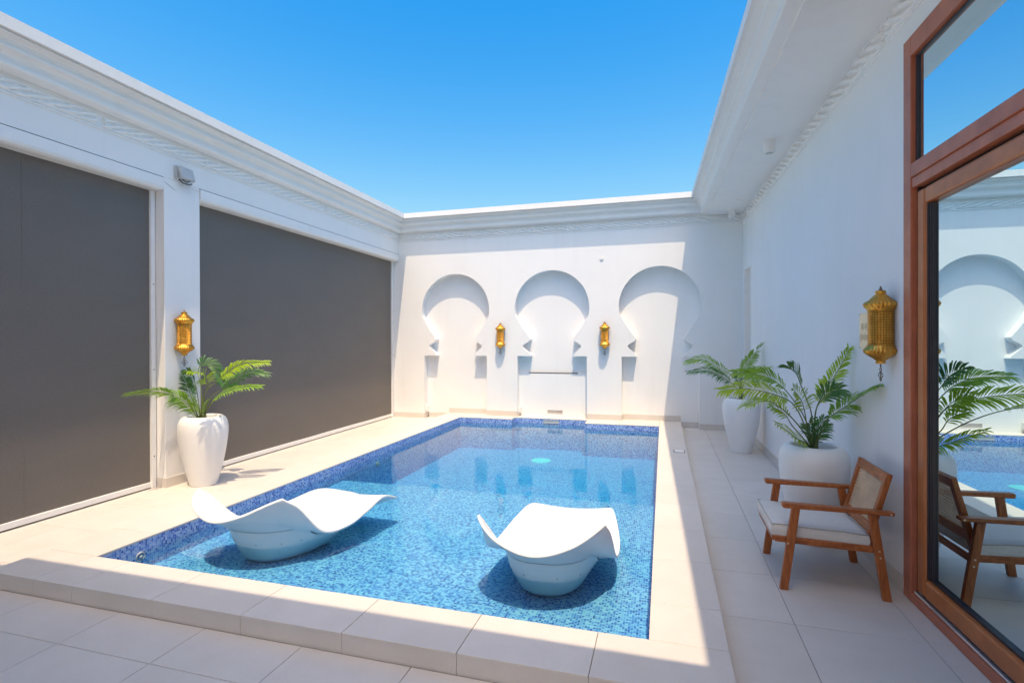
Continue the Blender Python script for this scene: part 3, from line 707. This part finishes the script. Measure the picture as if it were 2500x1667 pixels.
planter('white pot directly behind the wooden armchair', 1.085, 4.42, 2.1)

PALM_LEFT =[
  ([[-4.731, 4.415, 0.688], [-4.77, 4.373, 0.794], [-4.821, 4.328, 0.885], [-4.878, 4.244, 0.953], [-4.874, 4.041, 1.012], [-4.87, 3.765, 1.012]], 1, 0.12, 0.12, 0.2) ,
  ([[-4.73, 4.415, 0.695], [-4.802, 4.427, 0.84], [-4.873, 4.438, 0.974], [-4.878, 4.411, 1.072], [-4.874, 4.362, 1.157]], 2, 0.1, 0.25, 0.4) ,
  ([[-4.711, 4.421, 0.695], [-4.762, 4.446, 0.88], [-4.82, 4.469, 1.027], [-4.885, 4.49, 1.134], [-4.874, 4.421, 1.194]], 2, 0.12, 0.35, -0.3) ,
  ([[-4.704, 4.423, 0.695], [-4.59, 4.34, 0.897], [-4.451, 4.263, 1.066], [-4.406, 4.16, 1.177], [-4.418, 4.039, 1.204]], 0, 0.13, 0.5, 0.5) ,
  ([[-4.698, 4.425, 0.695], [-4.735, 4.461, 0.961], [-4.805, 4.487, 1.177], [-4.802, 4.534, 1.271], [-4.732, 4.6, 1.227], [-4.667, 4.664, 1.084]], 2, 0.12, 0.5, 0.3) ,
  ([[-4.698, 4.425, 0.695], [-4.675, 4.453, 0.964], [-4.593, 4.498, 1.07], [-4.491, 4.549, 1.164], [-4.349, 4.611, 1.259], [-4.099, 4.704, 1.282]], 0, 0.1, 0.5, 0.0) ,
  ([[-4.691, 4.427, 0.695], [-4.65, 4.485, 0.893], [-4.58, 4.551, 0.984], [-4.496, 4.622, 1.063], [-4.356, 4.708, 1.163], [-4.206, 4.797, 1.15]], 2, 0.12, 0.42, 0.2) ,
  ([[-4.691, 4.427, 0.695], [-4.624, 4.436, 0.804], [-4.532, 4.453, 0.906], [-4.394, 4.482, 0.981], [-4.231, 4.519, 1.022], [-4.068, 4.556, 1.033]], 1, 0.11, 0.3, -0.2) ,
  ([[-4.717, 4.419, 0.688], [-4.703, 4.406, 0.792], [-4.721, 4.384, 0.875], [-4.733, 4.364, 0.931]], 1, 0.07, 0.1, 0.3) ,
  ([[-4.691, 4.427, 0.688], [-4.637, 4.408, 0.78], [-4.596, 4.385, 0.852], [-4.549, 4.364, 0.896]], 1, 0.07, 0.1, -0.3) ,
  ([[-4.711, 4.421, 0.688], [-4.767, 4.426, 0.746], [-4.81, 4.434, 0.812], [-4.84, 4.447, 0.85]], 1, 0.07, 0.1, 0.2) ,
]
PALM_FAR =[
  ([[0.992, 7.647, 0.799], [0.971, 7.662, 0.924], [0.9, 7.663, 1.018], [0.706, 7.628, 1.138], [0.524, 7.597, 1.24], [0.315, 7.557, 1.208]], 1, 0.13, 0.45, 0.2) ,
  ([[0.986, 7.645, 0.799], [0.892, 7.592, 0.915], [0.744, 7.524, 1.018], [0.573, 7.449, 1.096], [0.324, 7.351, 1.079]], 2, 0.12, 0.3, 0.1) ,
  ([[0.998, 7.648, 0.799], [1.01, 7.692, 0.986], [1.065, 7.747, 1.137], [1.17, 7.817, 1.289], [1.258, 7.638, 1.445]], 1, 0.12, 0.3, 0.0) ,
  ([[1.004, 7.65, 0.798], [1.05, 7.638, 0.952], [1.131, 7.636, 1.049], [1.235, 7.64, 1.094], [1.27, 7.102, 1.166]], 0, 0.11, 0.3, 0.0) ,
  ([[1.004, 7.65, 0.798], [1.006, 7.573, 0.944], [1.043, 7.506, 1.025], [1.091, 7.442, 1.048], [1.149, 7.38, 0.95]], 1, 0.11, 0.35, 0.0) ,
  ([[1.004, 7.65, 0.798], [1.026, 7.722, 0.946], [1.109, 7.811, 1.043], [1.207, 7.905, 1.091], [1.256, 7.732, 1.114]], 2, 0.1, 0.4, 0.0) ,
  ([[0.992, 7.647, 0.799], [0.99, 7.629, 0.927], [0.964, 7.605, 1.016], [0.913, 7.573, 1.068]], 2, 0.09, 0.3, 0.0) ,
]
PALM_NEAR =[
  ([[1.069, 4.414, 0.699], [1.017, 4.379, 0.865], [0.925, 4.332, 1.036], [0.786, 4.271, 1.109], [0.582, 4.192, 1.153], [0.407, 4.121, 1.142]], 0, 0.12, 0.45, 0.1) ,
  ([[1.073, 4.415, 0.699], [1.0, 4.307, 0.82], [0.881, 4.186, 0.958], [0.769, 4.067, 1.05], [0.668, 3.95, 1.093], [0.549, 3.828, 1.069]], 0, 0.13, 0.62, 0.5) ,
  ([[1.073, 4.415, 0.699], [1.035, 4.43, 0.9], [0.939, 4.428, 1.069], [0.841, 4.425, 1.181], [0.72, 4.415, 1.241], [0.536, 4.387, 1.255]], 1, 0.13, 0.5, 0.1) ,
  ([[1.08, 4.417, 0.699], [1.063, 4.388, 0.95], [1.023, 4.352, 1.065], [0.974, 4.313, 1.179], [0.935, 4.278, 1.264], [0.88, 4.237, 1.314]], 2, 0.13, 0.6, 0.7) ,
  ([[1.086, 4.419, 0.699], [1.098, 4.427, 0.953], [1.133, 4.442, 1.058], [1.189, 4.463, 1.157], [1.273, 4.492, 1.291], [1.331, 4.458, 1.441]], 0, 0.11, 0.35, 0.0) ,
  ([[1.097, 4.422, 0.699], [1.153, 4.422, 0.885], [1.203, 4.42, 0.943], [1.319, 4.437, 1.029], [1.336, 4.132, 1.15], [1.343, 3.94, 1.2]], 1, 0.12, 0.35, 0.0) ,
  ([[1.086, 4.419, 0.699], [1.09, 4.395, 0.964], [1.124, 4.379, 1.058], [1.176, 4.368, 1.123], [1.235, 4.359, 1.146]], 2, 0.12, 0.5, 0.2) ,
  ([[1.063, 4.412, 0.699], [1.005, 4.357, 0.749], [0.936, 4.298, 0.791], [0.861, 4.237, 0.853], [0.781, 4.175, 0.904]], 0, 0.09, 0.15, 0.3) ,
  ([[1.066, 4.413, 0.699], [0.997, 4.404, 0.789], [0.932, 4.396, 0.866], [0.893, 4.395, 0.935], [0.847, 4.393, 0.977], [0.788, 4.386, 1.001]], 0, 0.09, 0.55, 0.0) ,
  ([[1.073, 4.415, 0.699], [1.023, 4.349, 0.87], [0.996, 4.29, 0.975], [0.957, 4.227, 1.077], [0.887, 4.155, 1.164]], 0, 0.12, 0.55, 0.4) ,
  ([[1.076, 4.416, 0.699], [1.054, 4.375, 0.783], [1.035, 4.335, 0.859], [1.049, 4.305, 0.94]], 2, 0.09, 0.15, 0.2) ,
  ([[1.083, 4.418, 0.699], [1.111, 4.454, 0.786], [1.146, 4.492, 0.852], [1.182, 4.53, 0.913]], 2, 0.09, 0.15, -0.2) ,
  ([[1.09, 4.42, 0.699], [1.112, 4.409, 0.772], [1.141, 4.401, 0.832], [1.174, 4.393, 0.887]], 2, 0.08, 0.15, 0.0) ,
  ([[1.08, 4.417, 0.699], [1.079, 4.452, 0.763], [1.05, 4.478, 0.814], [1.044, 4.511, 0.845]], 2, 0.08, 0.15, 0.0) ,
]

TONE = ['leaf_lime', 'leaf_green', 'leaf_dark']
def frond(pts, tone, ln, bare, roll, parent, seed):
    rnd = random.Random(seed); n_ = 44
    c_ = catmull(pts, n_); L = sum((c_[i+1] - c_[i]).length for i in range(n_))
    mb = MB(); mb.tube(c_[::2], [.0048*(1 - .8*i/(n_//2)) + .0008 for i in range(n_//2 + 1)], 6)
    nst = len(mb.f); up = Vector((0, 0, 1)); lean = Vector((rnd.uniform(-.35, .35), rnd.uniform(-.85, -.25), 0))
    cnt = max(10, int(L*(1 - bare)/.0152))
    for k in range(cnt):
        f = bare + (1 - bare)*(k + .5)/cnt; x = f*n_; i = min(int(x), n_ - 1); p = c_[i].lerp(c_[i+1], x - i); t = (c_[min(i+1, n_)] - c_[max(i-1, 0)]).normalized()
        sd = t.cross(up*.55 + lean)
        if sd.length < .15: sd = t.cross(Vector((.6, -.8, 0)))
        sd.normalize(); nrm = sd.cross(t).normalized()
        g = (f - bare)/(1 - bare); prof = min(1.15, .5 + 2.6*g)*(1 - .52*g*g)
        rl = Matrix.Rotation(roll, 3, t); sd2, nr2 = rl @ sd, rl @ nrm
        for sg in (1, -1):
            al = R(54 - 30*g + rnd.uniform(-6, 6)); l = 1.34*ln*prof*rnd.uniform(.88, 1.1)
            d = (t*math.cos(al) + sd2*sg*math.sin(al)*.93 + nr2*.30).normalized(); q = p + t*rnd.uniform(-.003, .003)
            wv = d.cross(nr2).normalized(); w_ = (.0044 + .018*l)*rnd.uniform(.85, 1.1)
            dr = up*-1
            dp = rnd.uniform(.8, 1.25); a = q + d*l*.20 + dr*l*.01; b = q + d*l*.52 + dr*l*.08*dp; e_ = q + d*l*.76 + dr*l*.19*dp; tip = q + d*l*.93 + dr*l*.38*dp
            fold = nr2*(w_*.35)
            mb.add([q, a + wv*w_*.7 + fold, a, a - wv*w_*.7 + fold, b + wv*w_ + fold, b, b - wv*w_ + fold, e_ + wv*w_*.6, e_ - wv*w_*.6, tip],
                   [(0, 1, 2), (0, 2, 3), (1, 4, 5, 2), (2, 5, 6, 3), (4, 7, 5), (5, 8, 6), (5, 7, 8), (7, 9, 8)])
    ob = build('frond', mb, TONE[tone], parent, fix=False); ob.data.materials.append(MT['stem_green'])
    for i, pl in enumerate(ob.data.polygons):
        pl.use_smooth = True
        if i < nst: pl.material_index = 1
    return ob
def palm(lb, data, base, seed):
    t = thing('potted_palm', lb, 'palm', base, 'palms in the white pots')
    for i, (pts, tone, ln, bare, roll) in enumerate(data): frond(pts, tone, ln, bare, roll, t, seed*100 + i)
    st = MB()
    for k in range(7):
        a = k*.9; st.tube([(base[0] + .03*math.cos(a), base[1] + .03*math.sin(a), .645), (base[0] + .018*math.cos(a + .3), base[1] + .018*math.sin(a + .3), .72), (base[0] + .03*math.cos(a + .5), base[1] + .03*math.sin(a + .5), .80)], [.011, .008, .003], 6)
    build('stem_cluster', st, 'stem_green', t, smooth=True)
palm('palm with spreading fronds in the sunlit pot by the left pier', PALM_LEFT, (-4.68, 4.43, .65), 1)
palm('palm in the far right pot near the back wall corner', PALM_FAR, (1.005, 7.65, .65), 2)
palm('wide palm in the white pot directly behind the wooden armchair', PALM_NEAR, (1.09, 4.42, .65), 3)

# ------------------------------------------------------------------ armchair
ch = thing('armchair', 'low wooden armchair with cane back and pale seat cushion on the right terrace', 'armchair', (.97, 3.795, 0))
def xz(name, poly, y0, y1, m_, bv=.005): return build(name, MB().prism([(x, y0, z) for x, z in poly], (0, y1 - y0, 0)), m_, ch, bevel=bv)
for y0, y1 in ((3.503, 3.533), (4.057, 4.087)):
    near = y0 < 3.8
    l1 = xz('leg', [(.676, .0008), (.723, .0008), (.789, .499), (.742, .499)], y0, y1, 'chair_wood_upright'); l2 = xz('leg', [(1.219, .0008), (1.265, .0008), (1.190, .499), (1.144, .499)], y0, y1, 'chair_wood_upright')
    ya, yb = (3.490, 3.540) if near else (4.050, 4.100)
    am = xz('arm', [(.690, .5045), (.700, .4995), (1.268, .4995), (1.274, .505), (1.274, .521), (.694, .531), (.688, .527)], ya, yb, 'chair_wood_level', .006)
    ra, rb = (3.5335, 3.556) if near else (4.034, 4.0565)
    xz('side_rail', [(.655, .279), (1.215, .262), (1.215, .302), (.651, .317)], ra, rb, 'chair_wood_level')
    sy = y0 - .0015 if near else y1 + .0015
    for x, z, l_ in ((.722, .285, l1), (1.199, .288, l2), (1.205, .250, l2)):
        build('screw', MB().tube([(x, sy, z), (x, sy + (.003 if near else -.003), z)], .0055, 10), 'steel_screw', l_)
    build('screw', MB().tube([(1.255, sy - (.012 if near else -.012), .5095), (1.255, sy, .5095)], .005, 10), 'steel_screw', am)
xz('front_rail', [(.645, .278), (.668, .278), (.668, .318), (.640, .318)], 3.5565, 4.0335, 'chair_wood_cross')
xz('rear_rail', [(1.19, .262), (1.214, .262), (1.214, .300), (1.19, .300)], 3.5565, 4.0335, 'chair_wood_cross')
for i in range(4): build('seat_slat', MB().box(.72 + .12*i, .78 + .12*i, 3.557, 4.033, .288, .299), 'chair_wood_cross', ch, bevel=.002)
# back: leaning frame, drawn in its own plane (a up the back, b across)
BX0, BZ0 = 1.135, .262; BX1, BZ1 = 1.262, .728
bl = math.hypot(BX1 - BX0, BZ1 - BZ0); bu = Vector(((BX1 - BX0)/bl, 0, (BZ1 - BZ0)/bl)); bnv = Vector((-bu.z, 0, bu.x))
def bk(a, b, c_): q = Vector((BX0, 0, BZ0)) + bu*a - bnv*c_; return (q.x, b, q.z)
def bb(name, a0_, a1_, b0, b1, c0, c1, m_, bv=.004): return build(name, MB().hexa([bk(a0_, b0, c0), bk(a0_, b1, c0), bk(a0_, b1, c1), bk(a0_, b0, c1), bk(a1_, b0, c0), bk(a1_, b1, c0), bk(a1_, b1, c1), bk(a1_, b0, c1)]), m_, ch, bevel=bv)
bb('back_post', 0, bl, 3.5585, 3.598, -.004, .028, 'chair_wood_upright'); bb('back_post', 0, bl, 3.992, 4.0315, -.004, .028, 'chair_wood_upright')
bb('back_rail', bl - .058, bl - .001, 3.5985, 3.9915, -.003, .026, 'chair_wood_cross'); bb('back_rail', .11, .165, 3.5985, 3.9915, -.003, .026, 'chair_wood_cross')
cn = MB(); A0, A1, B0, B1 = .165, bl - .058, 3.5985, 3.9915
def strip(p, q, wd, c_):
    p, q = Vector((p[0], p[1], 0)), Vector((q[0], q[1], 0)); d = (q - p).normalized(); n_ = Vector((-d.y, d.x, 0))*wd/2
    cs = [p - n_, q - n_, q + n_, p + n_]
    cn.hexa([bk(v.x, v.y, c_) for v in cs] + [bk(v.x, v.y, c_ + .0015) for v in cs])
pitch = .0215
k = 0; b = B0 + .006
while b < B1:
    for dd in (-.0022, .0022): strip((A0, b + dd), (A1, b + dd), .0026, .008)
    b += pitch
a = A0 + .006
while a < A1:
    for dd in (-.0022, .0022): strip((a + dd, B0), (a + dd, B1), .0026, .0096)
    a += pitch
for sg in (1, -1):
    s0 = -(A1 - A0) if sg > 0 else 0
    x = s0
    while x < (B1 - B0) + (0 if sg > 0 else (A1 - A0)):
        pts = []
        for aa in (A0, A1):
            pts.append((aa, B0 + x + sg*(aa - A0)))
        (a0_, b0), (a1_, b1) = pts
        def clip(a0_, b0, a1_, b1):
            for lim, hi in ((B0, False), (B1, True)):
                for _ in range(2):
                    if (b0 > lim) == hi and abs(b0 - lim) > 1e-9:
                        if (b1 > lim) == hi: return None
                        t = (lim - b0)/(b1 - b0); a0_, b0 = a0_ + (a1_ - a0_)*t, lim
                    a0_, b0, a1_, b1 = a1_, b1, a0_, b0
            return a0_, b0, a1_, b1
        r_ = clip(a0_, b0, a1_, b1)
        if r_ and math.hypot(r_[2] - r_[0], r_[3] - r_[1]) > .006: strip(r_[:2], r_[2:], .0026, .0112 if sg > 0 else .0128)
        x += pitch
build('cane_panel', cn, 'cane', ch, fix=False)
# cushion with a piped edge
def cushion():
    rows = []; nx, ny = 26, 24; x0, x1, y0, y1 = .640, 1.160, 3.545, 4.045
    top, bot = [], []
    for i in range(nx + 1):
        rt, rb = [], []
        for j in range(ny + 1):
            u_, v_ = i/nx, j/ny; x = x0 + (x1 - x0)*u_; y = y0 + (y1 - y0)*v_
            ed = min(u_, 1 - u_, v_, 1 - v_); puff = 1 - math.exp(-ed*16)
            base = .318 - .022*u_
            rt.append((x, y, base + .066 + .016*puff + .002*math.sin(x*23 + y*17))); rb.append((x, y, base - .002*puff))
        top.append(rt); bot.append(rb)
    mb = MB().grid(top); mb.grid([r_[::-1] for r_ in bot])
    def side(a, b): mb.grid([a, [tuple(Vector(p).lerp(Vector(q), .5) + Vector(((-.006 if p[0] < .641 else .006 if p[0] > 1.159 else 0), (-.006 if p[1] < 3.546 else .006 if p[1] > 4.044 else 0), 0))) for p, q in zip(a, b)], b])
    side(top[0], bot[0]); side(top[-1][::-1], bot[-1][::-1]); side([r_[0] for r_ in top][::-1], [r_[0] for r_ in bot][::-1]); side([r_[-1] for r_ in top], [r_[-1] for r_ in bot])
    ob = build('seat_cushion', mb, 'seat_linen', ch)
    bm = bmesh.new(); bm.from_mesh(ob.data); bmesh.ops.remove_doubles(bm, verts=bm.verts, dist=.0005); bmesh.ops.recalc_face_normals(bm, faces=bm.faces); bm.to_mesh(ob.data); bm.free(); autosmooth(ob, 60)
    for src, dz in ((top, .001), (bot, -.001)):
        ringp = src[0] + [r_[-1] for r_ in src[1:]] + src[-1][::-1][1:] + [r_[0] for r_ in src[::-1][1:]]
        q = MB().tube([(p[0], p[1], p[2] + dz) for p in ringp[::2]], .0035, 6, cap=False); s_ = build('piping', q, 'piping', ob, smooth=True)
cushion()

# ------------------------------------------------------------------ moulded loungers standing on the pool ledge
UL = [0, .12, .28, .45, .62, .80, 1.0]
TL = [0, .150, .355, .575, .80, 1.03, 1.28]
WL = [.385, .405, .43, .43, .39, .33, .27]
ZL = [[.420, .322, .272], [.335, .225, .190], [.120, .130, .135], [.100, .118, .122], [.155, .145, .158], [.205, .192, .186], [.135, .105, .090]]
def spl(vals, x, xs):
    k = max(i for i in range(len(xs) - 1) if xs[i] <= x + 1e-9); t = (x - xs[k])/(xs[k+1] - xs[k])
    def m_(i):
        if i == 0: return (vals[1] - vals[0])/(xs[1] - xs[0])
        if i == len(xs) - 1: return (vals[-1] - vals[-2])/(xs[-1] - xs[-2])
        return (vals[i+1] - vals[i-1])/(xs[i+1] - xs[i-1])
    h = xs[k+1] - xs[k]; t2, t3 = t*t, t*t*t
    return vals[k]*(2*t3 - 3*t2 + 1) + m_(k)*h*(t3 - 2*t2 + t) + vals[k+1]*(-2*t3 + 3*t2) + m_(k+1)*h*(t3 - t2)
def shell_pt(u_, v_):
    wd = spl(WL, u_, UL); zz = [spl([r_[i] for r_ in ZL], u_, UL) for i in range(3)]
    av = abs(v_); z = spl([zz[0], zz[1], zz[2], zz[1], zz[0]], v_, [-1, -.55, 0, .55, 1.0])
    # round the corners in plan a little
    t_ = spl(TL, u_, UL) - (.115*(1 - av**2)*(1 - u_)**3) - .035*av**6*u_**6 + .075*av**7*(1 - u_)**7
    s_ = wd*v_*(1 - .05*(max(0, u_ - .85)/.15)**2*av)
    return Vector((t_, s_, z))
def lounger(lb, head, direc, across):
    d = Vector((direc[0], direc[1], 0)).normalized(); sd = Vector((across[0], across[1], 0)).normalized(); hd = Vector((head[0], head[1], 0))
    def W(p): q = hd + d*p.x + sd*p.y; return (q.x, q.y, p.z)
    c0 = hd + d*.5
    t = thing('pool_lounger', lb, 'pool lounger', (c0.x, c0.y, LEDGE), 'white moulded loungers in the pool')
    nu, nv = 56, 44
    rows = [[shell_pt(i/nu, -1 + 2*j/nv) for j in range(nv + 1)] for i in range(nu + 1)]
    ob = build('seat_shell', MB().grid([[W(p) for p in r_] for r_ in rows]), 'white_shell_plastic', t, smooth=True, fix=False)
    # upward normals, then thickness downwards
    if ob.data.polygons[0].normal.z < 0: ob.data.flip_normals()
    m_ = ob.modifiers.new('thickness', 'SOLIDIFY'); m_.thickness = .020; m_.offset = -1; m_.use_rim = True
    b_ = ob.modifiers.new('soft_edge', 'BEVEL'); b_.width = .006; b_.segments = 3; b_.limit_method = 'ANGLE'; b_.angle_limit = R(50)
    rim = [rows[i][0] for i in range(nu)] + [rows[nu][j] for j in range(nv)] + [rows[i][nv] for i in range(nu, 0, -1)] + [rows[0][j] for j in range(nv, 0, -1)]
    def se(ph, a, b, e=2.5):
        c_, s_ = math.cos(ph), math.sin(ph); return a*math.copysign(abs(c_)**(2/e), c_), b*math.copysign(abs(s_)**(2/e), s_)
    tc = .56
    def ringpt(p, t0, t1, b, z):
        ph = math.atan2(p.y/.40, (p.x - tc)/.66); x, y = se(ph, (t1 - t0)/2, b); return Vector(((t0 + t1)/2 + x, y, z))
    R0, R1, R2, R3, R4, R5, R6, R7 = [], [], [], [], [], [], [], []
    for p in rim:
        ins = Vector((tc - p.x, -p.y, 0)); ins = ins.normalized()*.006
        top = p + ins + Vector((0, 0, -.012)); zs = min(.138, p.z - .035)
        seam = ringpt(p, .075, 1.0, .318, zs)
        R0.append(top); md = top.lerp(seam, .5) + Vector((0, 0, 0)); out = Vector((p.x - tc, p.y, 0)).normalized()*.012; R1.append(top.lerp(seam, .35) - out*.2); R2.append(top.lerp(seam, .7) + out*.15); R3.append(seam)
        R4.append(ringpt(p, .078, .98, .313, zs - .004)); R5.append(ringpt(p, .098, .90, .295, min(.06, zs - .02))); R6.append(ringpt(p, .122, .83, .270, .004)); R7.append(ringpt(p, .150, .75, .212, -.084))
    R8 = [ringpt(p, .190, .69, .155, LEDGE + .0008) for p in rim]
    close = lambda r_: [W(p) for p in r_ + r_[:1]]
    hb = build('hull', MB().grid([close(q) for q in (R0, R1, R2, R3)]), 'white_shell_plastic', t, smooth=True)
    mb = MB().grid([close(q) for q in (R4, R5, R6, R7, R8)]); n_ = len(rim)
    mb.add([W(p) for p in R8], [tuple(range(n_))])
    bo = build('base', mb, 'white_shell_plastic', t); autosmooth(bo, 30)
    for j in range(5):                                   # small moulded drain dimples round the base
        p = R5[(int(n_*.72) + j*14) % n_].lerp(R6[(int(n_*.72) + j*14) % n_], .4); build('drain_dimple', MB().tube([W(p), W(p + Vector((p.x - tc, p.y, 0)).normalized()*.004)], .005, 8), 'grey_plastic', t, smooth=True)
    return t
lounger('white wavy lounger on the left in the pool, seen from its side', (-2.97, 3.025), (.36, .93), (1, -.06))
lounger('white wavy lounger on the right in the pool, seen from its head end', (-.735, 3.075), (.03, 1), (1, .06))
